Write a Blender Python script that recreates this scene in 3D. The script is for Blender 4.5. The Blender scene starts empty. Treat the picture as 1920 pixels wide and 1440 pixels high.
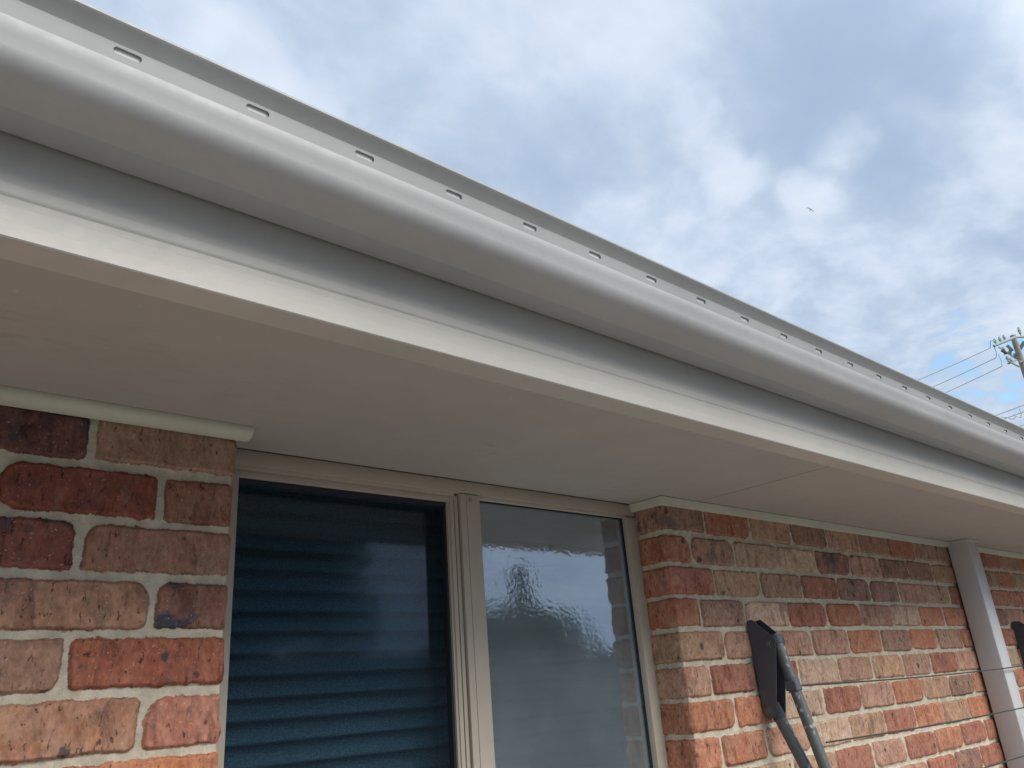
import bpy, bmesh, math, random
import numpy as np
from mathutils import Vector, Matrix

random.seed(7)
rng = np.random.default_rng(7)
scene = bpy.context.scene
COL = scene.collection
R = math.radians
Z0 = 2.04                      # height of the reference brick joint above the ground

# ------------------------------------------------------------------ camera
cam_d = bpy.data.cameras.new("camera")
cam = bpy.data.objects.new("camera", cam_d)
COL.objects.link(cam)
right = Vector((0.74938869, -0.65800889, -0.07376238))
up = Vector((-0.19039904, -0.32084576, 0.92779642))
fwd = Vector((0.63416464, 0.68123586, 0.36572244))
mw = Matrix((right, up, -fwd)).transposed().to_4x4()
CAM = Vector((0.0, -1.3395, Z0 - 0.1344))
mw.translation = CAM
cam.matrix_world = mw
cam_d.sensor_width = 36.0
cam_d.lens = 36.0 * 1494.9 / 1920.0
cam_d.clip_start = 0.02
cam_d.clip_end = 3000.0
scene.camera = cam
F_PX = 1494.9


def px_dir(px, py):
    """world direction of a picture point (used to measure where things stand)"""
    d = right * ((px - 960) / F_PX) + up * (-(py - 720) / F_PX) + fwd
    return d.normalized()


def px_point(px, py, dist):
    return CAM + px_dir(px, py) * dist


# ------------------------------------------------------------------ sun
SUN_EL, SUN_AZ = R(44.5), R(12.0)      # azimuth from -Y towards +X
sun_dir = Vector((math.sin(SUN_AZ) * math.cos(SUN_EL), -math.cos(SUN_AZ) * math.cos(SUN_EL), math.sin(SUN_EL)))
sun_l = bpy.data.lights.new("sun", 'SUN')
sun_l.energy = 3.2
sun_l.angle = R(33.0)
sun_l.color = (1.0, 0.94, 0.85)
sun_o = bpy.data.objects.new("sun", sun_l)
COL.objects.link(sun_o)
sun_o.rotation_euler = (-sun_dir).to_track_quat('-Z', 'Y').to_euler()

# ------------------------------------------------------------------ view
scene.view_settings.view_transform = 'Standard'
scene.view_settings.look = 'None'
scene.view_settings.exposure = 0.15
scene.view_settings.gamma = 1.0
scene.view_settings.use_curve_mapping = False


# ------------------------------------------------------------------ node helper
class NT:
    def __init__(self, tree):
        self.t = tree
        self.n = tree.nodes
        self.l = tree.links

    def node(self, typ, **kw):
        nd = self.n.new(typ)
        for k, v in kw.items():
            setattr(nd, k, v)
        return nd

    def put(self, sock, val):
        if val is None:
            return
        if hasattr(val, 'is_output'):
            self.l.new(val, sock)
        else:
            sock.default_value = val

    def math(self, op, a, b=None, c=None, clamp=False):
        nd = self.node('ShaderNodeMath', operation=op)
        nd.use_clamp = clamp
        self.put(nd.inputs[0], a)
        self.put(nd.inputs[1], b)
        self.put(nd.inputs[2], c)
        return nd.outputs[0]

    def vmath(self, op, a, b=None, scale=None):
        nd = self.node('ShaderNodeVectorMath', operation=op)
        self.put(nd.inputs[0], a)
        self.put(nd.inputs[1], b)
        if scale is not None:
            self.put(nd.inputs['Scale'], scale)
        return nd.outputs['Value'] if op in ('DOT_PRODUCT', 'LENGTH', 'DISTANCE') else nd.outputs[0]

    def noise(self, vec, scale, detail=3.0, rough=0.55, dist=0.0, out='Fac'):
        nd = self.node('ShaderNodeTexNoise')
        self.put(nd.inputs['Vector'], vec)
        nd.inputs['Scale'].default_value = scale
        nd.inputs['Detail'].default_value = detail
        nd.inputs['Roughness'].default_value = rough
        nd.inputs['Distortion'].default_value = dist
        return nd.outputs[out]

    def ramp(self, val, a, b, lo=0.0, hi=1.0, smooth=True):
        nd = self.node('ShaderNodeMapRange')
        nd.interpolation_type = 'SMOOTHSTEP' if smooth else 'LINEAR'
        self.put(nd.inputs['Value'], val)
        self.put(nd.inputs['From Min'], a)
        self.put(nd.inputs['From Max'], b)
        nd.inputs['To Min'].default_value = lo
        nd.inputs['To Max'].default_value = hi
        return nd.outputs[0]

    def mix(self, fac, a, b, mode='MIX'):
        nd = self.node('ShaderNodeMix', data_type='RGBA')
        nd.blend_type = mode
        nd.clamp_factor = True
        self.put(nd.inputs[0], fac)
        self.put(nd.inputs[6], a)
        self.put(nd.inputs[7], b)
        return nd.outputs[2]

    def bump(self, h, strength, dist=0.001, normal=None):
        nd = self.node('ShaderNodeBump')
        nd.inputs['Strength'].default_value = strength
        nd.inputs['Distance'].default_value = dist
        self.put(nd.inputs['Height'], h)
        if normal is not None:
            self.put(nd.inputs['Normal'], normal)
        return nd.outputs[0]


def c4(c):
    return (c[0], c[1], c[2], 1.0)


# ------------------------------------------------------------------ world: Nishita sky under a broken cloud sheet
world = bpy.data.worlds.new("World")
scene.world = world
world.use_nodes = True
w = NT(world.node_tree)
w.n.clear()
sky = w.node('ShaderNodeTexSky', sky_type='NISHITA')
sky.sun_disc = False
sky.sun_elevation = SUN_EL
sky.sun_rotation = math.atan2(sun_dir.x, sun_dir.y)
sky.air_density = 1.0
sky.dust_density = 0.6
tc = w.node('ShaderNodeTexCoord')
D = w.vmath('NORMALIZE', tc.outputs['Generated'])
sep = w.node('ShaderNodeSeparateXYZ')
w.put(sep.inputs[0], D)
zc = w.math('MAXIMUM', sep.outputs[2], 0.0)
den = w.math('ADD', zc, 0.30)
inv = w.math('DIVIDE', 1.0, den)
P = w.vmath('SCALE', D, scale=inv)                       # flat cloud layer seen in perspective
mp = w.node('ShaderNodeMapping')
w.put(mp.inputs['Vector'], P)
mp.inputs['Location'].default_value = (3.1, 7.7, 0.0)
mp.inputs['Scale'].default_value = (1.0, 1.0, 0.0)
P2 = mp.outputs[0]
warpc = w.noise(P2, 1.3, 3, 0.5, out='Color')
warp = w.vmath('SUBTRACT', warpc, (0.5, 0.5, 0.5))
PW = w.vmath('ADD', P2, w.vmath('SCALE', warp, scale=0.35))
n_big = w.noise(PW, 1.9, 4, 0.5)
n_mid = w.noise(PW, 5.4, 5, 0.56)
n_fin = w.noise(PW, 15.0, 5, 0.56)
# warped direction for the hand-placed cloud masses
DW = w.vmath('NORMALIZE', w.vmath('ADD', D, w.vmath('SCALE', w.vmath('SUBTRACT', w.noise(D, 7.0, 4, 0.55, out='Color'), (0.5, 0.5, 0.5)), scale=0.11)))


def blob(px, py, rad_px, amp):
    d = px_dir(px, py)
    dt = w.vmath('DOT_PRODUCT', DW, tuple(d))
    c0 = math.cos(math.atan(rad_px / F_PX))
    f = w.ramp(dt, c0, 1.0, 0.0, amp)
    return f


acc = None
for px, py, rad, amp in [(450, 110, 120, 0.5), (560, 195, 100, 0.42), (330, 50, 100, 0.4), (1190, 85, 200, 0.28), (1070, 0, 260, 0.25), (880, 40, 160, 0.2),
                         (1600, 270, 75, 0.66), (1775, 225, 85, 0.42), (1885, 50, 130, 0.40), (1815, 360, 80, 0.64),
                         (1400, 320, 85, 0.46), (1520, 380, 60, 0.36), (1300, 230, 80, 0.30), (1905, 255, 70, 0.38),
                         (1690, 460, 90, 0.30), (1560, 430, 80, 0.22), (1170, 440, 110, 0.2), (1290, 480, 90, 0.22), (1850, 590, 100, 0.2), (1600, 560, 90, 0.15),
                         (1630, 150, 210, -0.60), (1530, 40, 150, -0.22), (1745, 335, 130, -0.4), (1660, 350, 80, -0.2), (1790, 110, 90, -0.22),
                         (960, 230, 260, -0.16), (900, 330, 160, -0.16), (1500, 290, 80, -0.22), (1850, 440, 100, -0.2), (1420, 140, 150, -0.12),
                         (1120, 290, 160, -0.08), (1730, 560, 120, -0.06)]:
    b = blob(px, py, rad, amp)
    acc = b if acc is None else w.math('ADD', acc, b)
hole = None
for px, py, rad, amp in [(1870, 690, 90, 0.75), (1735, 655, 55, 0.6), (1690, 690, 55, 0.5), (1905, 605, 50, 0.75), (1800, 735, 80, 0.5), (1770, 630, 50, 0.4)]:
    b = blob(px, py, rad, amp)
    hole = b if hole is None else w.math('ADD', hole, b)
tone = w.math('ADD', w.math('MULTIPLY', w.math('SUBTRACT', n_big, 0.5), 0.30), w.math('MULTIPLY', w.math('SUBTRACT', n_mid, 0.5), 0.62))
tone = w.math('ADD', tone, w.math('MULTIPLY', w.math('SUBTRACT', n_fin, 0.5), w.ramp(sep.outputs[2], 0.28, 0.66, 0.95, 0.42)))
tone = w.math('ADD', w.math('ADD', tone, 0.47), w.math('MULTIPLY', acc, 0.62))
# roll the extremes off so no cloud mass goes flat
tone = w.math('ADD', w.math('MULTIPLY', w.math('TANH', w.math('MULTIPLY', w.math('SUBTRACT', tone, 0.5), 2.25)), 0.48), 0.5)
ramp = w.node('ShaderNodeValToRGB')
w.put(ramp.inputs[0], tone)
ramp.color_ramp.interpolation = 'B_SPLINE'
el = ramp.color_ramp.elements
el[0].position = 0.0
el[0].color = (0.33, 0.43, 0.62, 1)
el[1].position = 0.98
el[1].color = (0.80, 0.87, 0.97, 1)
e = el.new(0.42)
e.color = (0.50, 0.61, 0.755, 1)
e = el.new(0.68)
e.color = (0.61, 0.705, 0.845, 1)
cloud = w.vmath('SCALE', ramp.outputs[0], scale=9.7)
holes = w.math('MULTIPLY', hole, w.ramp(w.math('ADD', w.math('MULTIPLY', n_mid, 0.4), w.math('MULTIPLY', n_fin, 0.6)), 0.40, 0.53, 1.05, 0.0), clamp=True)
blue = w.mix(1.0, sky.outputs[0], (1.6, 1.75, 1.55, 1), 'MULTIPLY')
blue = w.vmath('ADD', blue, (0.6, 1.4, 2.9))
cover = w.math('SUBTRACT', 1.0, holes, clamp=True)
skycol = w.mix(cover, blue, cloud)
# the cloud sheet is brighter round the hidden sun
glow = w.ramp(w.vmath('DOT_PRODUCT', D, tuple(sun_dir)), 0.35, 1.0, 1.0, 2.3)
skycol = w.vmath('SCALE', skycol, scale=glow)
# unseen garden-side sky dimmed towards the horizon, to weaken light on the eave
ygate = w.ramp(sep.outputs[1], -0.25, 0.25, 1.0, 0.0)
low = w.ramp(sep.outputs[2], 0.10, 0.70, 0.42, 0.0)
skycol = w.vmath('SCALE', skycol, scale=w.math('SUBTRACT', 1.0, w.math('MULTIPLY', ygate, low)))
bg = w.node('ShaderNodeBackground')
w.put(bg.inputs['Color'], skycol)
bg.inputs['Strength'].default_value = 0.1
wo = w.node('ShaderNodeOutputWorld')
w.l.new(bg.outputs[0], wo.inputs[0])


# ------------------------------------------------------------------ materials
def new_mat(name):
    m = bpy.data.materials.new(name)
    m.use_nodes = True
    t = NT(m.node_tree)
    t.n.clear()
    out = t.node('ShaderNodeOutputMaterial')
    b = t.node('ShaderNodeBsdfPrincipled')
    t.l.new(b.outputs[0], out.inputs[0])
    tcn = t.node('ShaderNodeTexCoord')
    return m, t, b, tcn.outputs['Object'], out


def paint_mat(name, col, rough=0.4, dirt=0.12, speck=0.0, wav=0.0, coat=0.0, grain=0.0):
    m, t, b, co, out = new_mat(name)
    n1 = t.noise(co, 3.0, 5, 0.6)
    n2 = t.noise(co, 45.0, 4, 0.6)
    f = t.math('ADD', t.math('MULTIPLY', n1, 0.7), t.math('MULTIPLY', n2, 0.3))
    k = t.ramp(f, 0.3, 0.7, 1.0 - dirt, 1.0 + dirt * 0.3)
    colr = t.vmath('SCALE', c4(col)[:3], scale=k)
    if speck:
        s = t.noise(co, 160.0, 2, 0.5)
        sm = t.ramp(s, 0.70, 0.76, 0.0, speck)
        colr = t.mix(sm, colr, (col[0] * 0.4, col[1] * 0.38, col[2] * 0.34, 1))
    t.put(b.inputs['Base Color'], colr)
    t.put(b.inputs['Roughness'], t.ramp(n2, 0.3, 0.7, rough - 0.05, rough + 0.08))
    b.inputs['Coat Weight'].default_value = coat
    b.inputs['Coat Roughness'].default_value = 0.25
    nrm = None
    if wav:
        nrm = t.bump(t.noise(co, 2.2, 2, 0.5), wav, 0.02)
    if grain:
        nrm = t.bump(t.noise(co, 600.0, 2, 0.5), grain, 0.0006, nrm)
    if nrm is not None:
        t.put(b.inputs['Normal'], nrm)
    return m


M_GUTTER = paint_mat("gutter_enamel", (0.350, 0.347, 0.338), 0.52, 0.10, 0.10, 0.04, 0.0)
M_FASCIA = paint_mat("fascia_enamel", (0.45, 0.428, 0.380), 0.50, 0.10, 0.25, 0.03, 0.0)
M_CORNICE = paint_mat("trim_paint", (0.52, 0.51, 0.41), 0.6, 0.15, 0.1, 0, 0, 0.1)
M_FRAME = paint_mat("aluminium_beige", (0.45, 0.385, 0.31), 0.42, 0.08, 0.15)
M_PIPE = paint_mat("downpipe_enamel", (0.54, 0.53, 0.525), 0.36, 0.05, 0.05, 0.08, 0.1)
M_DARK = paint_mat("charcoal_powder_coat", (0.068, 0.075, 0.092), 0.5, 0.25, 0.3)
M_RUBBER = paint_mat("black_seal", (0.012, 0.015, 0.025), 0.6, 0.1)
M_WIRE = paint_mat("line_wire", (0.045, 0.05, 0.045), 0.5, 0.1)
M_BOLT = paint_mat('bolt_steel', (0.10, 0.10, 0.10), 0.35, 0.3, 0.3)
M_LINER = paint_mat('slot_liner_pale', (0.72, 0.72, 0.70), 0.6, 0.1)
M_POLE = paint_mat('pole_timber', (0.36, 0.30, 0.26), 0.85, 0.35)
M_STEEL = paint_mat("steel", (0.25, 0.25, 0.25), 0.4, 0.2)
M_SLAT = paint_mat("slat_paint", (0.64, 0.66, 0.66), 0.45, 0.08)
M_ROOM = paint_mat("room_paint", (0.16, 0.17, 0.18), 0.8, 0.1)
M_TIMBER = paint_mat("weathered_timber", (0.16, 0.115, 0.085), 0.85, 0.4)
M_GALV = paint_mat("galvanised", (0.36, 0.40, 0.38), 0.5, 0.2)
M_CABLE = paint_mat("cable", (0.62, 0.65, 0.70), 0.6, 0.1)
M_FENCE = paint_mat("fence_sheet", (0.12, 0.14, 0.155), 0.6, 0.2)
M_ROOF = paint_mat("roof_sheet", (0.20, 0.19, 0.18), 0.55, 0.2)
M_BIRD = paint_mat("feathers", (0.85, 0.87, 0.9), 0.9, 0.2)
M_CONCRETE = paint_mat("concrete_path", (0.455, 0.425, 0.385), 0.85, 0.25, 0.3)


def soffit_mat():
    m, t, b, co, out = new_mat("soffit_paint")
    n1 = t.noise(co, 1.6, 4, 0.55)
    n2 = t.noise(co, 9.0, 5, 0.6)
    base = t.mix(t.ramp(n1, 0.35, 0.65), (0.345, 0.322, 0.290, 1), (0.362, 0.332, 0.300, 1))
    # scuffs and drips that dried on the sheet
    mpn = t.node('ShaderNodeMapping')
    t.put(mpn.inputs['Vector'], co)
    mpn.inputs['Scale'].default_value = (9.0, 26.0, 9.0)
    s = t.noise(mpn.outputs[0], 2.2, 4, 0.65, 0.6)
    area = None
    for sx_, sy_, sr_ in ((2.63, -0.14, 0.14), (2.80, -0.21, 0.20), (0.895, -0.10, 0.09), (1.045, -0.138, 0.07), (1.60, -0.055, 0.11), (1.15, -0.083, 0.06), (3.6, -0.2, 0.25), (0.1, -0.25, 0.12)):
        dd = t.vmath('DISTANCE', co, (sx_, sy_, Z0 + 0.352))
        a_ = t.ramp(dd, sr_ * 0.35, sr_, 1.0, 0.0)
        area = a_ if area is None else t.math('MAXIMUM', area, a_)
    area = t.math('MAXIMUM', area, t.ramp(t.noise(co, 2.4, 2, 0.5), 0.56, 0.68, 0.0, 0.5))
    sc = t.math('MULTIPLY', t.ramp(s, 0.55, 0.64), area)
    base = t.mix(t.math('MULTIPLY', sc, 0.62), base, (0.30, 0.265, 0.23, 1))
    sp = t.ramp(t.noise(co, 75.0, 2, 0.5), 0.73, 0.77)
    base = t.mix(t.math('MULTIPLY', sp, 0.3), base, (0.60, 0.56, 0.52, 1))
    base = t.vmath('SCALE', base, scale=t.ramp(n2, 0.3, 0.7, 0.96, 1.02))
    t.put(b.inputs['Base Color'], base)
    b.inputs['Roughness'].default_value = 0.7
    nb = t.bump(t.noise(co, 1.3, 2), 0.08, 0.01)
    t.put(b.inputs['Normal'], t.bump(t.noise(co, 180.0, 3), 0.08, 0.001, nb))
    return m


M_SOFFIT = soffit_mat()


def speckled_tube_mat():
    m, t, b, co, out = new_mat("weathered_grey_tube")
    v = t.node('ShaderNodeTexVoronoi')
    t.put(v.inputs['Vector'], t.vmath('ADD', co, t.vmath('SCALE', t.noise(co, 60, 2, out='Color'), scale=0.012)))
    v.inputs['Scale'].default_value = 52.0
    spot = t.ramp(v.outputs['Distance'], 0.20, 0.36, 1.0, 0.0)
    keep = t.ramp(t.noise(co, 30, 2), 0.42, 0.50)
    n = t.noise(co, 25, 5, 0.6)
    base = t.mix(n, (0.065, 0.072, 0.070, 1), (0.13, 0.14, 0.135, 1))
    base = t.mix(t.math('MULTIPLY', t.math('MULTIPLY', spot, keep), 0.75), base, (0.42, 0.44, 0.43, 1))
    t.put(b.inputs['Base Color'], base)
    b.inputs['Roughness'].default_value = 0.42
    t.put(b.inputs['Normal'], t.bump(t.noise(co, 220, 3), 0.15, 0.001))
    return m


M_TUBE = speckled_tube_mat()


def brick_mat():
    m, t, b, co, out = new_mat("clay_brick_and_mortar")

    def attr(nm):
        a = t.node('ShaderNodeAttribute')
        a.attribute_name = nm
        return a
    aS, aC, aD, aM = attr('edge'), attr('clay'), attr('clay2'), attr('marks')
    seed = aC.outputs['Alpha']
    off = t.vmath('SCALE', (17.3, 9.1, 23.7), scale=t.math('MULTIPLY', seed, 10.0))
    cs = t.vmath('ADD', co, off)
    sm = t.node('ShaderNodeSeparateColor')
    t.put(sm.inputs[0], aM.outputs['Color'])
    blot, spots, pale = sm.outputs[0], sm.outputs[1], sm.outputs[2]
    # clay body
    big = t.ramp(t.noise(cs, 17.0, 6, 0.66, 0.3), 0.36, 0.66)
    clay = t.mix(big, aC.outputs['Color'], aD.outputs['Color'])
    mps = t.node('ShaderNodeMapping')
    t.put(mps.inputs['Vector'], cs)
    mps.inputs['Scale'].default_value = (1.0, 1.0, 0.6)          # drag texture runs upright on the face
    drag = mps.outputs[0]
    f1 = t.noise(drag, 150.0, 5, 0.65)
    f2 = t.noise(cs, 60.0, 4, 0.6)
    clay = t.vmath('SCALE', clay, scale=t.ramp(f1, 0.25, 0.75, 0.70, 1.32, False))
    clay = t.vmath('SCALE', clay, scale=t.ramp(f2, 0.28, 0.72, 0.78, 1.2, False))
    mst = t.node('ShaderNodeMapping')
    t.put(mst.inputs['Vector'], cs)
    mst.inputs['Scale'].default_value = (1.0, 1.0, 0.30)
    stv = t.noise(mst.outputs[0], 34.0, 5, 0.62, 0.6)
    clay = t.mix(t.ramp(stv, 0.53, 0.66, 0.0, 0.68), clay, t.vmath('MULTIPLY', clay, (0.46, 0.42, 0.45)))
    clay = t.mix(t.ramp(stv, 0.46, 0.34, 0.0, 0.30), clay, t.vmath('ADD', t.vmath('SCALE', clay, scale=0.9), (0.10, 0.085, 0.07)))
    # pale lime wash on some
    pm = t.math('MULTIPLY', t.ramp(t.noise(cs, 26.0, 5, 0.65), 0.45, 0.7), pale)
    clay = t.mix(t.math('MULTIPLY', pm, 0.36), clay, (0.46, 0.37, 0.29, 1))
    # burnt smudges
    bl = t.ramp(t.noise(cs, 15.0, 5, 0.62, 0.5), 0.53, 0.63)
    bl = t.math('MULTIPLY', t.math('MULTIPLY', bl, blot), t.ramp(t.noise(cs, 190.0, 3, 0.6), 0.3, 0.6, 0.35, 1.0))
    clay = t.mix(t.math('MULTIPLY', bl, 0.88), clay, (0.060, 0.062, 0.078, 1))
    # round iron spots
    v = t.node('ShaderNodeTexVoronoi')
    t.put(v.inputs['Vector'], t.vmath('ADD', cs, t.vmath('SCALE', t.noise(cs, 85.0, 3, out='Color'), scale=0.012)))
    v.inputs['Scale'].default_value = 24.0
    sepv = t.node('ShaderNodeSeparateColor')
    t.put(sepv.inputs[0], v.outputs['Color'])
    thr = t.math('SUBTRACT', 1.0, t.math('MULTIPLY', spots, 0.6))
    has = t.math('GREATER_THAN', sepv.outputs[0], thr)
    rad = t.math('ADD', 0.12, t.math('MULTIPLY', sepv.outputs[1], 0.20))
    sp = t.ramp(v.outputs['Distance'], t.math('MULTIPLY', rad, 0.55), rad, 1.0, 0.0)
    sp = t.math('MULTIPLY', sp, has)
    clay = t.mix(t.math('MULTIPLY', sp, 0.85), clay, (0.06, 0.05, 0.055, 1))
    # pits and cracks
    mpp = t.node('ShaderNodeMapping')
    t.put(mpp.inputs['Vector'], cs)
    mpp.inputs['Scale'].default_value = (1.0, 1.0, 0.42)
    pn = t.noise(mpp.outputs[0], 160.0, 3, 0.6, 0.4)
    pit = t.ramp(pn, 0.62, 0.68)
    clay = t.mix(t.math('MULTIPLY', pit, 0.72), clay, (0.035, 0.018, 0.014, 1))
    gr = t.ramp(t.noise(cs, 260.0, 1, 0.5), 0.70, 0.75)
    clay = t.mix(t.math('MULTIPLY', gr, 0.42), clay, (0.62, 0.52, 0.43, 1))
    # mortar
    m1 = t.noise(co, 38.0, 5, 0.65)
    m2 = t.noise(co, 420.0, 3, 0.6)
    mort = t.mix(t.ramp(m1, 0.3, 0.7), (0.455, 0.395, 0.295, 1), (0.645, 0.565, 0.435, 1))
    mort = t.vmath('SCALE', mort, scale=t.ramp(m2, 0.25, 0.75, 0.86, 1.1, False))
    e1 = t.math('MULTIPLY', t.math('SUBTRACT', t.noise(co, 62.0, 8, 0.74), 0.5), t.ramp(t.noise(co, 17.0, 2, 0.5), 0.42, 0.62, 0.0045, 0.020))
    e2 = t.math('MULTIPLY', t.math('SUBTRACT', t.noise(co, 260.0, 3, 0.6), 0.5), 0.004)
    ed = t.math('ADD', aS.outputs['Fac'], t.math('ADD', e1, e2))
    mask = t.ramp(ed, -0.0012, 0.0006)
    # edge shade painted into the colour where the clay turns under
    rim = t.ramp(ed, -0.0045, -0.0010, 1.0, 0.86)
    clay = t.vmath('SCALE', clay, scale=rim)
    col = t.mix(mask, clay, mort)
    t.put(b.inputs['Base Color'], col)
    b.inputs['Roughness'].default_value = 0.88
    b.inputs['Specular IOR Level'].default_value = 0.25
    h = t.math('ADD', t.math('MULTIPLY', f1, 0.5), t.math('MULTIPLY', f2, 0.5))
    h = t.math('SUBTRACT', h, t.math('MULTIPLY', pit, 0.8))
    h = t.math('ADD', t.math('MULTIPLY', h, t.math('SUBTRACT', 1.0, mask)), t.math('MULTIPLY', t.math('ADD', m2, m1), t.math('MULTIPLY', mask, 0.4)))
    h = t.math('ADD', h, t.math('MULTIPLY', mask, 0.55))
    t.put(b.inputs['Normal'], t.bump(h, 0.75, 0.0022))
    return m


M_BRICK = brick_mat()


def glass_mat(name, tint, haze, haze_col, ripple, ripple_scale, refl, rough, blur, blur_rough):
    m = bpy.data.materials.new(name)
    m.use_nodes = True
    t = NT(m.node_tree)
    t.n.clear()
    out = t.node('ShaderNodeOutputMaterial')
    co = t.node('ShaderNodeTexCoord').outputs['Object']
    nrm = None
    if ripple:
        rn = t.math('ADD', t.noise(co, ripple_scale, 2, 0.5), t.math('MULTIPLY', t.noise(co, ripple_scale * 0.22, 2, 0.5), 1.6))
        nrm = t.bump(rn, ripple, 0.002)
    tr = t.node('ShaderNodeBsdfTransparent')
    tr.inputs[0].default_value = c4(tint)
    rf = t.node('ShaderNodeBsdfRefraction')
    rf.inputs['Color'].default_value = c4([math.sqrt(q) for q in tint])
    rf.inputs['IOR'].default_value = 1.45
    rf.inputs['Roughness'].default_value = blur_rough
    trm = t.node('ShaderNodeMixShader')
    trm.inputs[0].default_value = blur
    t.l.new(tr.outputs[0], trm.inputs[1])
    t.l.new(rf.outputs[0], trm.inputs[2])
    df = t.node('ShaderNodeBsdfDiffuse')
    tl = t.node('ShaderNodeBsdfTranslucent')
    hz = t.vmath('SCALE', haze_col, scale=t.ramp(t.noise(co, 5.0, 4, 0.6), 0.3, 0.7, 0.75, 1.15))
    t.put(df.inputs[0], hz)
    t.put(tl.inputs[0], hz)
    hs = t.node('ShaderNodeMixShader')
    hs.inputs[0].default_value = 0.3
    t.l.new(df.outputs[0], hs.inputs[1])
    t.l.new(tl.outputs[0], hs.inputs[2])
    a = t.node('ShaderNodeMixShader')
    sm = t.ramp(t.noise(co, 420.0, 3, 0.7), 0.25, 0.75, 0.7, 1.25)
    t.put(a.inputs[0], t.math('MULTIPLY', sm, haze))
    t.l.new(trm.outputs[0], a.inputs[1])
    t.l.new(hs.outputs[0], a.inputs[2])
    gl = t.node('ShaderNodeBsdfGlossy')
    gl.inputs['Roughness'].default_value = rough
    gl.inputs[0].default_value = (0.78, 0.88, 1.0, 1)
    fr = t.node('ShaderNodeFresnel')
    fr.inputs['IOR'].default_value = 1.5
    fac = t.math('MULTIPLY', fr.outputs[0], refl, clamp=True)
    if nrm is not None:
        t.put(gl.inputs['Normal'], nrm)
    g = t.node('ShaderNodeMixShader')
    t.put(g.inputs[0], fac)
    t.l.new(a.outputs[0], g.inputs[1])
    t.l.new(gl.outputs[0], g.inputs[2])
    t.l.new(g.outputs[0], out.inputs[0])
    return m


M_GLASS_CLEAR = glass_mat("tinted_glass", (0.50, 0.76, 0.88), 0.03, (0.2, 0.24, 0.26), 0.04, 40.0, 2.3, 0.05, 0.8, 0.26)
M_GLASS_OBSCURE = glass_mat("obscure_glass", (0.78, 0.90, 0.95), 0.42, (0.47, 0.54, 0.54), 0.075, 95.0, 6.2, 0.0, 0.6, 0.20)


def screen_mat():
    m = bpy.data.materials.new("insect_mesh")
    m.use_nodes = True
    t = NT(m.node_tree)
    t.n.clear()
    out = t.node('ShaderNodeOutputMaterial')
    co = t.node('ShaderNodeTexCoord').outputs['Object']
    tr = t.node('ShaderNodeBsdfTransparent')
    df = t.node('ShaderNodeBsdfDiffuse')
    t.put(df.inputs[0], (0.02, 0.028, 0.036, 1))
    a = t.node('ShaderNodeMixShader')
    mpn = t.node('ShaderNodeMapping')
    t.put(mpn.inputs['Vector'], co)
    mpn.inputs['Scale'].default_value = (0.5, 1, 1.6)
    n = t.noise(mpn.outputs[0], 330.0, 3, 0.7)
    n2 = t.noise(co, 300.0, 2, 0.6)
    f = t.math('ADD', t.ramp(n, 0.3, 0.7, 0.34, 0.50), t.ramp(n2, 0.3, 0.75, -0.08, 0.10))
    t.put(a.inputs[0], f)
    t.l.new(tr.outputs[0], a.inputs[1])
    t.l.new(df.outputs[0], a.inputs[2])
    t.l.new(a.outputs[0], out.inputs[0])
    return m


M_SCREEN = screen_mat()


def ground_mat():
    m, t, b, co, out = new_mat("lawn_soil")
    n1 = t.noise(co, 0.6, 5, 0.6)
    n2 = t.noise(co, 30.0, 4, 0.65)
    c = t.mix(n1, (0.075, 0.10, 0.035, 1), (0.14, 0.14, 0.06, 1))
    c = t.vmath('SCALE', c, scale=t.ramp(n2, 0.25, 0.75, 0.6, 1.4))
    t.put(b.inputs['Base Color'], c)
    b.inputs['Roughness'].default_value = 0.95
    t.put(b.inputs['Normal'], t.bump(n2, 0.6, 0.03))
    return m


def leaf_mat(name, c1, c2):
    m, t, b, co, out = new_mat(name)
    g = t.node('ShaderNodeNewGeometry')
    n = t.noise(co, 1.5, 3, 0.6)
    c = t.mix(t.math('ADD', t.math('MULTIPLY', g.outputs['Random Per Island'], 0.6), t.math('MULTIPLY', n, 0.4)), c4(c1), c4(c2))
    t.put(b.inputs['Base Color'], c)
    b.inputs['Roughness'].default_value = 0.6
    return m


M_LAWN = ground_mat()
M_LEAF = leaf_mat("grey_green_leaf", (0.035, 0.055, 0.03), (0.10, 0.125, 0.075))
M_BARK = paint_mat("bark", (0.12, 0.095, 0.075), 0.9, 0.4)


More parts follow.
